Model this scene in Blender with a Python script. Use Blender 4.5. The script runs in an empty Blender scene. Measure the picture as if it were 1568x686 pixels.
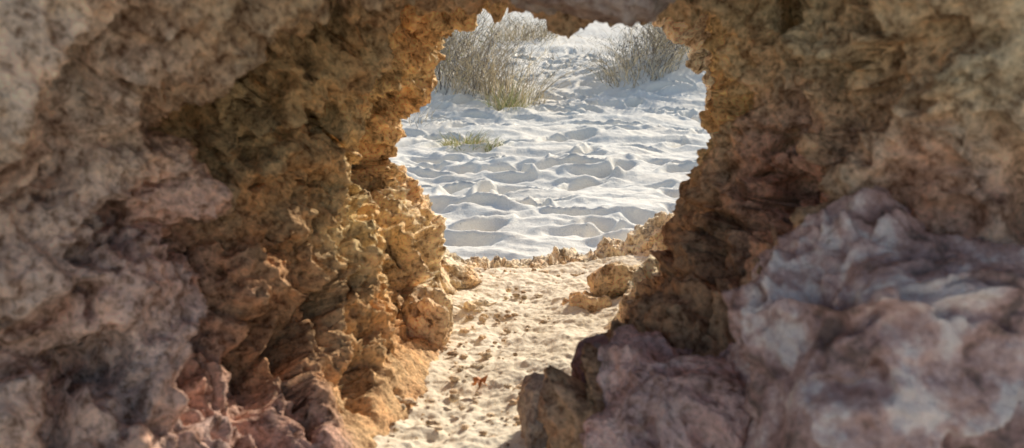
import bpy, math, random
import numpy as np
from mathutils import Vector, Matrix
random.seed(7); rng=np.random.RandomState(11)
scene=bpy.context.scene
F32=np.float32
# ---------------------------------------------------------------- noise
perm=rng.permutation(256).astype(np.int32); perm=np.concatenate([perm,perm])
gr=rng.normal(size=(256,3)); gr/=np.linalg.norm(gr,axis=1)[:,None]; gr=gr.astype(F32)
jit=rng.rand(256,3).astype(F32)
def hsh(x,y,z): return perm[(perm[(perm[x&255]+y)&255]+z)&255]
def perlin(p):
    p=p.astype(F32); i=np.floor(p).astype(np.int32); f=p-i
    u=f*f*f*(f*(f*6-15)+10); out=np.zeros(len(p),F32)
    for dx in (0,1):
        wx=u[:,0] if dx else 1-u[:,0]
        for dy in (0,1):
            wy=u[:,1] if dy else 1-u[:,1]
            for dz in (0,1):
                wz=u[:,2] if dz else 1-u[:,2]
                g=gr[hsh(i[:,0]+dx,i[:,1]+dy,i[:,2]+dz)]
                out+=wx*wy*wz*(g[:,0]*(f[:,0]-dx)+g[:,1]*(f[:,1]-dy)+g[:,2]*(f[:,2]-dz))
    return out*1.5
def fbm(p,sc,oc=4,gain=.5,off=0.):
    a=1.;o=np.zeros(len(p),F32);q=p*sc+off
    for k in range(oc):
        o+=a*perlin(q); q=q*2.03+17.3; a*=gain
    return o
def ridged(p,sc,oc=4,gain=.5,off=0.):
    a=1.;o=np.zeros(len(p),F32);q=p*sc+off
    for k in range(oc):
        o+=a*(1-2*np.abs(perlin(q))); q=q*2.07+9.1; a*=gain
    return o-.5
def worley(p,sc,off=0.):
    q=(p*sc+off).astype(F32); i=np.floor(q).astype(np.int32)
    f1=np.full(len(q),9.,F32)
    for dx in (-1,0,1):
        for dy in (-1,0,1):
            for dz in (-1,0,1):
                c=i+np.array([dx,dy,dz],np.int32)
                fp=c+jit[hsh(c[:,0],c[:,1],c[:,2])]
                f1=np.minimum(f1,((fp-q)**2).sum(1))
    return np.sqrt(f1)
def sstep(a,b,x):
    t=np.clip((x-a)/(b-a),0,1); return t*t*(3-2*t)
# ---------------------------------------------------------------- mesh helpers
def mesh_obj(name,verts,faces,mat,cols=None,smooth=True):
    me=bpy.data.meshes.new(name)
    faces=np.asarray(faces,np.int32); n=faces.shape[1]
    me.vertices.add(len(verts)); me.vertices.foreach_set("co",np.asarray(verts,F32).ravel())
    me.loops.add(faces.size); me.loops.foreach_set("vertex_index",faces.ravel())
    me.polygons.add(len(faces)); me.polygons.foreach_set("loop_start",np.arange(0,faces.size,n,dtype=np.int32))
    me.update(calc_edges=True); me.validate()
    me.polygons.foreach_set("use_smooth",np.full(len(me.polygons),smooth))
    if cols is not None:
        a=me.color_attributes.new("tint",'FLOAT_COLOR','POINT')
        c=np.ones((len(verts),4),F32); c[:,:3]=cols; a.data.foreach_set("color",c.ravel())
    me.materials.append(mat)
    ob=bpy.data.objects.new(name,me); scene.collection.objects.link(ob); return ob
def vnormals(P,faces):
    n=np.zeros_like(P)
    a,b,c,d=[P[faces[:,k]] for k in range(4)]
    fn=np.cross(c-a,d-b)
    for k in range(4):
        for j in range(3): n[:,j]+=np.bincount(faces[:,k],weights=fn[:,j],minlength=len(P))
    return n/(np.linalg.norm(n,axis=1)[:,None]+1e-12)
# tunnel frame: the passage axis dips 12 degrees below the horizontal, y = along it
PITCH=math.radians(12); cp,sp=math.cos(PITCH),math.sin(PITCH)
def T(a,b,s):
    """section sheet (drawn at 1:1220, datum 784/343) -> metres at distance s along the passage"""
    x=(a-784)/1220*s; h=(343-b)/1220*s
    return (x, s*cp+h*sp, -s*sp+h*cp)
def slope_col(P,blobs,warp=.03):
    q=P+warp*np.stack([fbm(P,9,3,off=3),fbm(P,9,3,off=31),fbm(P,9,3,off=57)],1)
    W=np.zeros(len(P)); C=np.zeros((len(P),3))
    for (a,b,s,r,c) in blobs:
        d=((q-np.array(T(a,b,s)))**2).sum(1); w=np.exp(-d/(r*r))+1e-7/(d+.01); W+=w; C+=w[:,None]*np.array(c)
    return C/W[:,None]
# ---------------------------------------------------------------- materials
def nodes(name):
    m=bpy.data.materials.new(name); m.use_nodes=True; nt=m.node_tree; b=nt.nodes["Principled BSDF"]; return m,nt,b
def N(nt,t,**k):
    n=nt.nodes.new(t)
    for a,v in k.items(): setattr(n,a,v)
    return n
def noise(nt,co,scale,detail=5,rough=.6,dist=0.):
    n=N(nt,'ShaderNodeTexNoise'); n.inputs['Scale'].default_value=scale; n.inputs['Detail'].default_value=detail
    n.inputs['Roughness'].default_value=rough; n.inputs['Distortion'].default_value=dist
    nt.links.new(co,n.inputs['Vector']); return n
def ramp(nt,fac,stops):
    r=N(nt,'ShaderNodeValToRGB'); e=r.color_ramp.elements
    while len(e)<len(stops): e.new(.5)
    for i,(p,c) in enumerate(stops): e[i].position=p; e[i].color=(*c,1) if len(c)==3 else c
    nt.links.new(fac,r.inputs['Fac']); return r
def mix(nt,mode,fac,a,b):
    m=N(nt,'ShaderNodeMix',data_type='RGBA',blend_type=mode); 
    if isinstance(fac,(int,float)): m.inputs[0].default_value=fac
    else: nt.links.new(fac,m.inputs[0])
    for s,v in ((m.inputs[6],a),(m.inputs[7],b)):
        if isinstance(v,tuple): s.default_value=(*v,1)
        else: nt.links.new(v,s)
    return m.outputs[2]
def bumpchain(nt,b,items):
    prev=None
    for h,st,di in items:
        bn=N(nt,'ShaderNodeBump'); bn.inputs['Strength'].default_value=st; bn.inputs['Distance'].default_value=di
        nt.links.new(h,bn.inputs['Height'])
        if prev: nt.links.new(prev,bn.inputs['Normal'])
        prev=bn.outputs['Normal']
    nt.links.new(prev,b.inputs['Normal'])
def rock_mat(name,mottle=.0):
    m,nt,b=nodes(name); co=N(nt,'ShaderNodeTexCoord').outputs['Object']
    at=N(nt,'ShaderNodeAttribute',attribute_name='tint').outputs['Color']
    n1=noise(nt,co,30,6,.7); r1=ramp(nt,n1.outputs['Fac'],[(.33,(.36,.28,.22)),(.49,(1,1,1)),(.68,(1.5,1.42,1.32))])
    c=mix(nt,'MULTIPLY',.9,at,r1.outputs['Color'])
    n2=noise(nt,co,120,5,.7); r2=ramp(nt,n2.outputs['Fac'],[(.36,(.5,.4,.33)),(.48,(1,1,1)),(.7,(1.35,1.35,1.35))])
    c=mix(nt,'MULTIPLY',.85,c,r2.outputs['Color'])
    n3=noise(nt,co,11,4,.6); r3=ramp(nt,n3.outputs['Fac'],[(.42,(1,1,1)),(.62,(1.15,.88,.7))])
    c=mix(nt,'MULTIPLY',.55,c,r3.outputs['Color'])
    if mottle:
        n4=noise(nt,co,21,7,.7,.2); r4=ramp(nt,n4.outputs['Fac'],[(.38,(.14,.09,.07)),(.45,(.5,.29,.24)),(.52,(.72,.48,.41)),(.6,(1,.84,.73))])
        c=mix(nt,'MIX',mottle,c,r4.outputs['Color'])
    nt.links.new(c,b.inputs['Base Color']); b.inputs['Roughness'].default_value=.88; b.inputs['Specular IOR Level'].default_value=.25
    f=noise(nt,co,300,3,.7); bumpchain(nt,b,[(n2.outputs['Fac'],.85,.010),(f.outputs['Fac'],.5,.002)])
    return m
rockM=rock_mat("sandstone"); mottM=rock_mat("mottled_sandstone",.8); mauveM=rock_mat("mauve_sandstone",.25)
def sand_mat(name,c1,c2,speck,bs=1.):
    m,nt,b=nodes(name); co=N(nt,'ShaderNodeTexCoord').outputs['Object']
    n=noise(nt,co,3.*bs,4,.6); c=ramp(nt,n.outputs['Fac'],[(.35,c1),(.65,c2)]).outputs['Color']
    g=noise(nt,co,220*bs,2,.6); r=ramp(nt,g.outputs['Fac'],[(.3,(.78,.76,.74)),(.5,(1,1,1)),(.7,(1.1,1.1,1.1))])
    c=mix(nt,'MULTIPLY',.7,c,r.outputs['Color'])
    s=noise(nt,co,60*bs,4,.7); rs=ramp(nt,s.outputs['Fac'],[(.65,(0,0,0)),(.69,(1,1,1))]); 
    c=mix(nt,'MIX',rs.outputs['Color'],c,speck)
    nt.links.new(c,b.inputs['Base Color']); b.inputs['Roughness'].default_value=.95; b.inputs['Specular IOR Level'].default_value=.1
    h=noise(nt,co,22*bs,5,.65); bumpchain(nt,b,[(h.outputs['Fac'],.5,.02/bs),(g.outputs['Fac'],.35,.003/bs)])
    return m
duneM=sand_mat("dune_sand",(.87,.79,.66),(.92,.86,.74),(.5,.43,.34))
floorM=sand_mat("cave_sand",(.82,.7,.52),(.92,.82,.65),(.5,.34,.18),2.5)
def attr_mat(name,rough=.7):
    m,nt,b=nodes(name); at=N(nt,'ShaderNodeAttribute',attribute_name='tint').outputs['Color']
    co=N(nt,'ShaderNodeTexCoord').outputs['Object']; n=noise(nt,co,8,4)
    r=ramp(nt,n.outputs['Fac'],[(.3,(.75,.75,.75)),(.7,(1.2,1.2,1.2))])
    nt.links.new(mix(nt,'MULTIPLY',1.,at,r.outputs['Color']),b.inputs['Base Color'])
    b.inputs['Roughness'].default_value=rough; return m
plantM=attr_mat("dry_grass_blades")
# ---------------------------------------------------------------- rock tunnel
E=[(860,-25,1.15),(745,-16,1.17),(680,18,1.25),(642,70,1.3),(614,130,1.38),(578,195,1.42),(586,245,1.45),(604,300,1.5),(640,350,1.55),(706,416,1.62),(810,444,1.66),(930,430,1.62),(1010,402,1.55),(1070,358,1.5),(1110,285,1.45),(1146,210,1.42),(1138,160,1.38),(1108,112,1.32),(1110,62,1.25),(1060,-5,1.2)]
D=[(860,-60,1.05),(735,-40,1.08),(655,0,1.12),(612,55,1.15),(578,120,1.2),(545,190,1.22),(548,250,1.25),(565,320,1.28),(604,400,1.3),(708,500,1.36),(785,530,1.38),(885,510,1.36),(980,460,1.3),(1075,395,1.28),(1125,295,1.25),(1158,215,1.22),(1160,155,1.2),(1138,90,1.16),(1136,35,1.12),(1070,-30,1.06)]
C=[(870,-40,.95),(730,-60,.95),(630,-30,.95),(560,30,.97),(520,110,1.),(488,190,1.02),(486,270,1.04),(505,360,1.06),(560,470,1.08),(695,590,1.14),(775,620,1.15),(885,590,1.14),(985,520,1.05),(1085,440,1.03),(1128,330,1.02),(1168,230,1.),(1175,160,.98),(1170,90,.96),(1170,15,.95),(1070,-35,.95)]
B=[(880,-70,.8),(700,-70,.8),(560,-40,.8),(470,20,.82),(420,100,.85),(385,190,.86),(375,280,.87),(390,390,.88),(455,530,.9),(635,690,.96),(735,735,.95),(815,700,.95),(895,610,.92),(1070,500,.9),(1140,390,.88),(1200,260,.84),(1230,170,.82),(1230,80,.8),(1220,0,.8),(1080,-60,.8)]
A=[(890,-200,.64),(650,-200,.64),(430,-160,.64),(280,-60,.64),(190,60,.66),(150,180,.67),(140,300,.68),(150,430,.68),(225,610,.7),(490,800,.74),(700,885,.76),(840,820,.76),(960,660,.74),(1150,560,.72),(1270,450,.70),(1350,300,.68),(1380,180,.66),(1390,50,.64),(1330,-80,.64),(1130,-180,.64)]
K=20
rings=[[T(*p) for p in R] for R in (E,D,C,B,A)]
def oring(rx,rz,yt,yb,x0=.05,z0=-.1):
    o=[]
    for i in range(K):
        th=math.pi/2+i*2*math.pi/K; z=math.sin(th)
        wob=1+.08*math.sin(3*th+rx*4)
        rr=rz if z>0 else max(rz,.9 if rx>.9 else rz)
        o.append((x0+rx*wob*math.cos(th),yt*(.5+.5*z)+yb*(.5-.5*z),z0+rr*wob*z))
    return o
rings+=[oring(.6,.46,.46,.48),oring(.95,.62,.5,.4),oring(1.3,.7,.75,.4),oring(1.45,.72,1.05,1.),oring(1.3,.66,1.35,1.9),oring(.8,.55,1.4,1.95),oring(.5,.4,1.3,1.8)]
segs=[120,150,160,140,100,50,24,16,16,20,36,50]
G=np.array(rings) # R,K,3
def cr(p0,p1,p2,p3,t): return .5*((2*p1)+(-p0+p2)*t+(2*p0-5*p1+4*p2-p3)*t*t+(-p0+3*p1-3*p2+p3)*t**3)
NA=47
cols_=[]
for k in range(K):
    for j in range(NA):
        cols_.append(cr(G[:,(k-1)%K],G[:,k],G[:,(k+1)%K],G[:,(k+2)%K],j/NA))
G2=np.stack(cols_,1); R=len(rings); rows=[]
for r in range(R):
    for j in range(segs[r]):
        rows.append(cr(G2[(r-1)%R],G2[r],G2[(r+1)%R],G2[(r+2)%R],j/segs[r]))
M=np.stack(rows,0); NR,NC=M.shape[:2]
def gblur(A_,n,axis,passes=2):
    # periodic box blur of the structured grid
    for _ in range(passes):
        B_=np.concatenate([np.take(A_,range(-n,0),axis),A_,np.take(A_,range(0,n),axis)],axis)
        cs=np.cumsum(B_,axis); L=A_.shape[axis]
        A_=(np.take(cs,range(2*n,2*n+L),axis)-np.take(cs,range(0,L),axis))/(2*n)
    return A_
P=M.reshape(-1,3).astype(np.float64)
ii=np.arange(NR)[:,None]; jj=np.arange(NC)[None,:]
def idx(i,j): return (i%NR)*NC+(j%NC)
faces=np.stack([idx(ii,jj),idx(ii,jj+1),idx(ii+1,jj+1),idx(ii+1,jj)],-1).reshape(-1,4)
nrm=vnormals(P,faces)
test=(nrm[:NC*100]*(np.array([[.05,1.3,-.2]])-P[:NC*100])).sum()
if test<0: faces=faces[:,::-1].copy(); nrm=-nrm
nb=gblur(gblur(nrm.reshape(NR,NC,3),22,0),22,1).reshape(-1,3)
nb/=np.linalg.norm(nb,axis=1)[:,None]+1e-9
def rock_disp(P,faces,amp=1.,pit=None,floor=None,bed=None,n0=None,nbase=None):
    nrm=nbase if n0 is None else n0
    if pit is None: pit=np.ones(len(P))
    k=1. if floor is None else floor
    w=np.stack([fbm(P,6,3,off=1),fbm(P,6,3,off=21),fbm(P,6,3,off=41)],1)*.06
    q=P+w
    big=fbm(q,4.5,2,off=5)*.045
    f1=worley(q*np.array([1,.8,.7]),10,off=4.)
    big+=(f1-.55)*.05          # scalloped hollows with sharp arêtes between them
    if bed is not None:
        th=np.arctan2(q[:,2]+.25,q[:,0]-.03); s=q[:,1]*cp-q[:,2]*sp
        bq=np.stack([np.cos(th)*1.5,np.sin(th)*1.5,s*8+np.sin(th*2)*.6],1)
        rb=ridged(bq+1.2*w*8,1.,2,.5,off=3.3)
        big+=bed*(rb-.1)*.042
        hol=sstep(-.02,-.4,fbm(bq*np.array([1.4,1.4,1.]),1.,3,off=61.))
        big-=bed*hol*.08
    P=P+nrm*(big*amp*k)[:,None]
    if n0 is not None:
        nrm=vnormals(P,faces)
        nrm=gblur(gblur(nrm.reshape(NR,NC,3),12,0),12,1).reshape(-1,3); nrm/=np.linalg.norm(nrm,axis=1)[:,None]+1e-9
    q=P+.5*w
    # flutes run down the walls: stretch the pattern along a steep, slightly leaning axis
    qf=np.stack([q[:,0]+.35*q[:,2],q[:,1]+.25*q[:,2],q[:,2]*.5],1)
    f1=worley(qf,24,off=2.)
    mask=sstep(-.3,.25,fbm(P,6,2,off=77))
    d=(np.minimum(f1,.65)-.45)*.045*(.3+.7*mask)*(.35+.65*pit)
    r=ridged(qf,17,5,.58,off=13)*.012*(.5+.5*pit)
    cav=fbm(q*np.array([1,1,.7]),15,3,.55,off=203.)
    d-=sstep(-.2,-.36,cav)*.040*pit
    P=P+nrm*((d+r)*amp*k)[:,None]
    if n0 is not None:
        nrm=vnormals(P,faces)
        nrm=gblur(gblur(nrm.reshape(NR,NC,3),6,0),6,1).reshape(-1,3); nrm/=np.linalg.norm(nrm,axis=1)[:,None]+1e-9
    g1=worley(P+.2*w,54,off=8.)
    m2=sstep(-.35,.1,fbm(P,11,2,off=97))
    d=(np.minimum(g1,.6)-.5)*.024*m2*pit+ridged(P,44,4,.62,off=19)*.0045*(.5+.5*pit)
    return P+nrm*(d*amp*k)[:,None]
s_ax=P[:,1]*cp-P[:,2]*sp
pit=sstep(.55,.85,s_ax)*.7+.3
bed=(sstep(.5,.8,s_ax)*.8+.2)*sstep(-.42,-.3,P[:,2])
fl=1-.88*sstep(-.36,-.43,P[:,2])*sstep(.2,.7,nb[:,2])*sstep(1.72,1.6,P[:,1])
P=rock_disp(P,faces,1.,pit,fl,bed,nb)
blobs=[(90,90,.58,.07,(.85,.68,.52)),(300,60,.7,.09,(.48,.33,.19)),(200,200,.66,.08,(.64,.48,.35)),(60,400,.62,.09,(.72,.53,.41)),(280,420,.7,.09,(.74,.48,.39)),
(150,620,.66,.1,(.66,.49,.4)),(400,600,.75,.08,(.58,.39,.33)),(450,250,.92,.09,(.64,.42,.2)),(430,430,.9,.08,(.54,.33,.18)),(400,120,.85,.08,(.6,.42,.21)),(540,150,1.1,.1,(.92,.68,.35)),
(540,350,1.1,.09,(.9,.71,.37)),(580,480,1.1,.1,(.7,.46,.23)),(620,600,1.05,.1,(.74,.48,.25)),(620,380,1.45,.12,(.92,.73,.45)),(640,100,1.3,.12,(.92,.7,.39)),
(800,450,1.6,.15,(.84,.72,.52)),(1070,120,1.3,.1,(.95,.88,.72)),(1110,240,1.35,.07,(.94,.82,.6)),(1000,400,1.4,.13,(.92,.78,.53)),(1150,100,.97,.09,(.86,.64,.33)),(1350,100,.7,.1,(.62,.47,.27)),  # cream on the right rim paints in sunlight the sun doesn't give it
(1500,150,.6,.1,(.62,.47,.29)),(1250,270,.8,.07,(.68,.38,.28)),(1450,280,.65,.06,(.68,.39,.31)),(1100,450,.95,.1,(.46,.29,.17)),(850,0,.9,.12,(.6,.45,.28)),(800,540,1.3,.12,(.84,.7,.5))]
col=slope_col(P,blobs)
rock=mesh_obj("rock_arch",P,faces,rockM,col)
# ---------------------------------------------------------------- boulders and stones
def quadsphere(n):
    t=np.linspace(-1,1,n+1); u,v=np.meshgrid(t,t,indexing='ij'); u=np.tan(u*math.pi/4);v=np.tan(v*math.pi/4); o=np.ones_like(u)
    vs=[];fs=[];b=0
    for ax,sg in ((0,1),(0,-1),(1,1),(1,-1),(2,1),(2,-1)):
        c=[None]*3; c[ax]=o*sg; c[(ax+1)%3]=u*sg; c[(ax+2)%3]=v
        p=np.stack(c,-1).reshape(-1,3); p/=np.linalg.norm(p,axis=1)[:,None]; vs.append(p)
        i,j=np.meshgrid(np.arange(n),np.arange(n),indexing='ij'); a=b+i*(n+1)+j
        fs.append(np.stack([a,a+n+1,a+n+2,a+1],-1).reshape(-1,4)); b+=(n+1)**2
    V=np.concatenate(vs);Fc=np.concatenate(fs)
    # consistent outward winding
    c=V[Fc].mean(1); fn=np.cross(V[Fc[:,2]]-V[Fc[:,0]],V[Fc[:,3]]-V[Fc[:,1]]); fl_=(c*fn).sum(1)<0
    Fc[fl_]=Fc[fl_][:,::-1]
    key=np.round(V,5)+0.; _,first,inv=np.unique(key,axis=0,return_index=True,return_inverse=True)
    return V[first],inv.ravel()[Fc]
qs={n:quadsphere(n) for n in (4,40,90,150)}
def boulder(name,a,b,s,rx,ry,rz,mat,c,amp=1.,n=90,rot=(0,0,0),seed=0,box=.35,pit=.3):
    V0,Fc=qs[n]
    V=V0.copy(); m=np.abs(V).max(1)[:,None]; V=V*(1-box)+box*V/m*.85
    V=V+ .16*np.stack([fbm(V,1.3,3,off=seed*7.1+k*13) for k in range(3)],1)
    Rm=np.array(Matrix.Rotation(rot[2],3,'Z')@Matrix.Rotation(rot[1],3,'Y')@Matrix.Rotation(rot[0],3,'X'))
    V=(V*np.array([rx,ry,rz]))@Rm.T
    nb_=(V0/np.array([rx,ry,rz])); nb_/=np.linalg.norm(nb_,axis=1)[:,None]; nb_=nb_@Rm.T
    P=V+np.array(T(a,b,s))
    off=np.array([seed*1.3,seed*.7,seed*2.1])
    P=rock_disp(P+off,Fc,amp,np.full(len(P),pit),nbase=nb_)-off
    cc=np.tile(np.array(c),(len(P),1))*(1+.25*fbm(P,14,3,off=seed+.5))[:,None]
    return mesh_obj(name,P,Fc,mat,cc)
boulder("boulder",1515,610,.63,.22,.13,.13,mottM,(.72,.5,.43),.75,150,(0,.3,0),21,pit=.45)
boulder("boulder",1065,655,.74,.115,.09,.085,mauveM,(.68,.46,.41),.7,150,(0,.15,0),2,pit=.5)
boulder("boulder",922,572,.84,.032,.035,.032,mauveM,(.24,.13,.13),.25,40,(0,0,0),3)
boulder("boulder",842,628,.91,.036,.04,.044,mauveM,(.5,.39,.27),.35,90,(0,.1,.3),4)
boulder("overhanging_rock",885,-42,.74,.09,.08,.052,mauveM,(.36,.29,.23),.45,90,(0,0,0),5)
gold=(.84,.68,.45)
for i,(a,b,s,rx,ry,rz,rt) in enumerate([(655,488,1.24,.038,.045,.046,.3),(735,485,1.38,.036,.035,.026,.1),(700,432,1.52,.03,.05,.025,-.4),(765,438,1.62,.07,.05,.017,0),
    (900,468,1.40,.04,.045,.02,-.3),(955,435,1.45,.05,.06,.028,-.5),(850,442,1.64,.05,.04,.015,.1)]):
    boulder("stone",a,b,s,rx,ry,rz,rockM,gold,.4,40 if i>2 else 90,(0,rt,i),10+i,.3,1.)
# gravel on cave floor, one object
V4,F4=qs[4]; vs=[];fs=[];cs=[];b0=0
for i in range(900):
    y=random.uniform(.65,1.66); x=-.035+(y-1.2)*.16+random.choice([random.gauss(0,.1),random.choice([-1,1])*random.uniform(.07,.14)]); r=random.choice([.0015,.0015,.002,.002,.003,.003,.004,.006])*random.uniform(.7,1.2)
    v=V4*np.array([r*random.uniform(.8,1.5),r*random.uniform(.8,1.3),r*random.uniform(.5,.9)])*(1+.14*rng.randn(len(V4),1))
    v=v+np.array([x,y,-.436+r*.3]); vs.append(v); fs.append(F4+b0); b0+=len(v)
    k=random.uniform(.8,1.15); cs.append(np.tile(np.array([.76,.62,.43])*k,(len(v),1)))
mesh_obj("gravel",np.concatenate(vs),np.concatenate(fs),rockM,np.concatenate(cs))
# cave sand floor
xs=np.linspace(-.42,.42,420); ys=np.linspace(.45,1.74,640)
X,Y=np.meshgrid(xs,ys); p=np.stack([X.ravel(),Y.ravel(),np.zeros(X.size)],1)
z=-.436+.012*fbm(p,7,3)+.005*fbm(p,30,4,.6)+.03*(np.abs(p[:,0]+.05-(p[:,1]-1.2)*.16)/.3)**2
z-=.25*sstep(1.62,1.74,p[:,1]); p[:,2]=z
def gridf(nx,ny):
    i,j=np.meshgrid(np.arange(ny-1),np.arange(nx-1),indexing='ij'); a=i*nx+j
    return np.stack([a,a+1,a+nx+1,a+nx],-1).reshape(-1,4)
mesh_obj("cave_floor",p,gridf(len(xs),len(ys)),floorM)
# dry leaf
ox,oy,oz=T(735,606,1.07); oz=-.428
outline=[(0,-.016),(.004,-.006),(.013,-.009),(.007,.001),(.011,.009),(.003,.006),(-.002,.018),(-.005,.006),(-.010,.006),(-.007,-.001),(-.012,-.006),(-.004,-.006)]
vv=[(ox,oy,oz+.003)]+[(ox+a,oy+b_*.8,oz+.005*math.sin(i*1.9)+b_*.3) for i,(a,b_) in enumerate(outline)]
ff=[(0,1+i,1+(i+1)%12) for i in range(12)]
mesh_obj("dry_leaf",np.array(vv),np.array(ff),plantM,np.tile(np.array([.6,.24,.08]),(13,1)),False)
# ---------------------------------------------------------------- dune ground
ty=[-400,-6,3,3.8,5.2,8,10.5,14,18,23,30,45,80,400]; tz=[-1,-1,-1.02,-1.0,-.92,-.74,-.5,-.1,.55,1.5,3.0,5,6,6]
def gbase(x,y):
    z=sum(np.interp(y+o,ty,tz) for o in (-.8,-.4,0,.4,.8))/5
    def g(cx,cy,rx,ry,h): return h*np.exp(-((x-cx)/rx)**2-((y-cy)/ry)**2)
    z=z+g(2.2,11.3,.85,1.1,.55)+g(-1.1,10.3,.9,1.,.35)+g(-2.2,8.2,1.0,1.1,.22)+g(-1.6,6.0,.5,.5,.12)
    return z
def axis(lo,hi,d,far,k=1.18):
    a=list(np.arange(lo,hi,d)); st=d
    while a[-1]<far: st*=k; a.append(a[-1]+st)
    st=d
    while a[0]>-far: st*=k; a.insert(0,a[0]-st)
    return np.array(a)
gx=axis(-3.0,3.8,.015,400); 
gy=[3.2]
while gy[-1]<14: gy.append(gy[-1]+.0035*gy[-1])
st=.06
while gy[-1]<400: st*=1.1; gy.append(gy[-1]+st)
st=.03
while gy[0]>-400: st*=1.15; gy.insert(0,gy[0]-st)
gy=np.array(gy)
X,Y=np.meshgrid(gx,gy); x=X.ravel();y=Y.ravel(); z=gbase(x,y)
q=np.stack([x,y,np.zeros_like(x)],1)
near=sstep(-8,-2,y)*sstep(22,15,y)*sstep(9,5,np.abs(x))
z+=near*(.06*fbm(q*np.array([.6,1,1]),1.2,3)+.010*fbm(q,6,3))
q3=q+.22*np.stack([fbm(q,1.3,2,off=5),fbm(q,1.3,2,off=15),0*x],1)
calm=sstep(-.2,-1.4,x)*sstep(5.5,7.5,y)
z+=near*(1-.7*calm)*.04*ridged(q3*np.array([.4,1.2,1])+np.array([0,.3,0])*q3[:,:1],1.7,3,.4)
dep=np.zeros_like(z)
for i in range(600):
    cy=3.+ (random.random()**.95)*12; cx=random.uniform(-3,3.8)
    if cx<-.9 and cy>6 and random.random()<.7: continue
    a=random.gauss(.12,.45); rx=random.uniform(.10,.27); ry=random.uniform(.05,.095); h=random.uniform(.05,.12)
    m=np.where((np.abs(x-cx)<.8)&(np.abs(y-cy)<.8))[0]
    dx=x[m]-cx;dy=y[m]-cy; u=dx*math.cos(a)+dy*math.sin(a); v=-dx*math.sin(a)+dy*math.cos(a)
    v=v+.25*u*u/rx*random.choice([-1,1])
    r=np.sqrt((u/rx)**2+(v/ry)**2)
    dep[m]+= -h*(1-sstep(.2,1.15,r))+h*.32*np.exp(-((r-1.3)/.25)**2)*(.6+.4*np.tanh(v/ry*2))
dep=np.where(dep<-.13,-.13+.2*(dep+.13),dep); dep=np.where(dep>.045,.045+.3*(dep-.045),dep)
z+=dep+near*(.004*fbm(q,18,2))
gq=np.stack([x,y,z],1)
mesh_obj("sand_dune_ground",gq,gridf(len(gx),len(gy)),duneM)
# ---------------------------------------------------------------- shrubs
def blades(name,cx,cy,n,spread,hmin,hmax,lean,w,palette,twig=0,z0=None):
    vs=[];fs=[];cs=[];b=0
    for i in range(n):
        a=random.uniform(0,6.283); r=spread*math.sqrt(random.random())
        bx=cx+r*math.cos(a); by=cy+r*math.sin(a); bz=float(gbase(bx,by))-.02 if z0 is None else z0
        h=random.uniform(hmin,hmax)*(1-.35*(r/spread)**2)
        d=a+random.gauss(0,.9); le=lean*random.uniform(.2,1.3)*(.3+r/spread)
        dx,dy=math.cos(d)*le*h+.12*h,math.sin(d)*le*h
        seg=5; c=np.array(random.choice(palette))*random.uniform(.7,1.25); ww=w*random.uniform(.6,1.3)
        kx,ky=random.gauss(0,.05)*h,random.gauss(0,.05)*h
        def pt(t): return np.array([bx+dx*t**1.7+kx*math.sin(t*7),by+dy*t**1.7+ky*math.sin(t*6),bz+h*(t-.25*le*t*t)])
        def strip(f,wd,cc,sg,pa):
            nonlocal b
            pd=np.array([math.cos(pa),math.sin(pa),0])
            for k in range(sg+1):
                t=k/sg; p=f(t); e=pd*wd*(1-.8*t); vs.append(p-e); vs.append(p+e); cs.append(cc);cs.append(cc)
                if k: fs.append((b+2*k-2,b+2*k-1,b+2*k+1,b+2*k))
            b+=2*(sg+1)
        pa=random.uniform(-.6,.6)
        strip(pt,ww,c,seg,pa)
        for _ in range(twig):
            t0=random.uniform(.3,.95); p0=pt(t0); ta=random.uniform(0,6.283); tl=h*random.uniform(.08,.22); up=random.uniform(.2,1)
            dv=np.array([math.cos(ta),math.sin(ta),up])*tl
            strip(lambda t:p0+dv*t,ww*.7,c*random.uniform(.8,1.2),2,pa)
    return mesh_obj(name,np.array(vs),np.array(fs),plantM,np.array(cs),False)
straw=[(.74,.57,.32),(.62,.49,.3),(.48,.38,.24),(.82,.68,.43),(.3,.24,.14)]
green=[(.38,.38,.13),(.46,.46,.17),(.56,.52,.22),(.24,.26,.1)]
grey=[(.36,.33,.28),(.24,.21,.17),(.48,.43,.35),(.13,.1,.08)]
def leafy(name,cx,cy,n,sx,sz,palette):
    vs=[];fs=[];cs=[]
    cl=[(random.gauss(0,.5),random.gauss(0,.4),random.uniform(.1,1)) for _ in range(26)]
    for i in range(n):
        k=random.choice(cl); px=cx+k[0]*sx+random.gauss(0,.12)*sx; py=cy+k[1]*sx+random.gauss(0,.12)*sx
        pz=float(gbase(px,py))+max(0.01,k[2]*sz*(1-.3*abs(k[0]))+random.gauss(0,.1)*sz)
        l=random.uniform(.012,.03); d=rng.normal(size=3); d/=np.linalg.norm(d); e=np.cross(d,rng.normal(size=3)); e/=np.linalg.norm(e)
        c=np.array([px,py,pz]); b=len(vs); vs+= [c-d*l,c+e*l*.3,c+d*l,c-e*l*.3]; fs.append((b,b+1,b+2,b+3))
        cc=np.array(random.choice(palette))*random.uniform(.7,1.2); cs+=[cc]*4
    return np.array(vs),np.array(fs),np.array(cs)
def shrub(name,cx,cy,parts,leaf):
    e=bpy.data.objects.new(name,None); scene.collection.objects.link(e)
    for i,pr in enumerate(parts):
        o=blades("stems_%d"%i,*pr); o.parent=e
    v,f,c=leafy("l",*leaf); o=mesh_obj("leaves",v,f,plantM,c,False); o.parent=e
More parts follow.
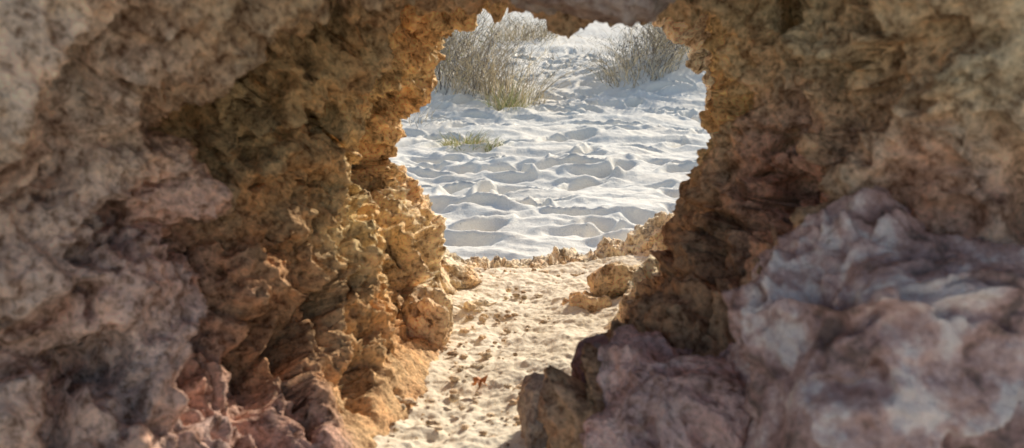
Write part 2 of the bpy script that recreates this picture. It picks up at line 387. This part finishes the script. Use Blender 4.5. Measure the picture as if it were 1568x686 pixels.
shrub("dune_shrub",-.6,9.8,[(-.75,10.0,360,.6,.6,1.7,1.,.0042,grey+straw[:3],4),(-.05,9.6,200,.45,.5,1.2,1.5,.004,straw+grey[:1],3),(-.05,9.0,170,.18,.2,.5,1.3,.0045,green+straw[:2],0),(-1.3,9.7,220,.35,.4,1.2,1.2,.005,grey,3)],(-.95,10.0,2400,.75,.8,grey+green[:1]))
shrub("dune_shrub",2.,11.0,[(1.7,10.7,250,.5,.35,1.,1.5,.0045,grey+straw,5),(2.35,11.2,220,.5,.4,1.1,1.3,.0045,grey+straw,4)],(2.1,10.9,2400,.75,.5,grey))
shrub("dune_shrub",.3,15,[(.2,16.5,200,.7,.3,.6,.8,.006,straw,3)],(.2,16.5,800,.8,.4,grey))
shrub("dune_shrub",-2,14,[(-2,14.5,350,1.2,.5,1.2,.8,.005,straw+grey,3)],(-2,14.5,1500,1.2,.7,grey+green))
shrub("dune_shrub",4,16,[(4,16,350,1.4,.5,1.2,.8,.005,straw+grey,3)],(4,16,1500,1.4,.7,grey+green))
blades("grass_tuft",-.42,7.1,200,.2,.08,.26,1.4,.004,green+straw[:2])
blades("grass_tuft",-.18,7.0,90,.1,.06,.16,1.4,.004,green+straw[:1])
blades("grass_tuft",-1.0,8.1,60,.3,.25,.5,1.7,.0025,straw)
# ---------------------------------------------------------------- light
SE,SA=math.radians(31),math.radians(32)   # elevation, azimuth east of +Y
d=Vector((math.sin(SA)*math.cos(SE),math.cos(SA)*math.cos(SE),math.sin(SE)))
sl=bpy.data.lights.new("sun",'SUN'); sl.energy=5; sl.angle=math.radians(.5); sl.color=(1,.93,.81)
so=bpy.data.objects.new("sun",sl); scene.collection.objects.link(so); so.rotation_euler=(-d).to_track_quat('-Z','Y').to_euler()
w=bpy.data.worlds.new("World"); scene.world=w; w.use_nodes=True; nt=w.node_tree
sk=nt.nodes.new('ShaderNodeTexSky'); sk.sky_type='NISHITA'; sk.sun_disc=False; sk.sun_elevation=SE; sk.sun_rotation=SA
bg=nt.nodes['Background']; bg.inputs['Strength'].default_value=.15; nt.links.new(sk.outputs[0],bg.inputs['Color'])
cam=bpy.data.cameras.new("camera"); cam.sensor_width=36; cam.lens=28; cam.clip_start=.02; cam.clip_end=2000
cam.dof.use_dof=True; cam.dof.focus_distance=2.4; cam.dof.aperture_fstop=7
co=bpy.data.objects.new("camera",cam); scene.collection.objects.link(co); co.rotation_euler=(math.radians(90)-PITCH,0,0)
scene.camera=co
scene.view_settings.view_transform='Standard'; scene.view_settings.look='None'; scene.view_settings.exposure=0
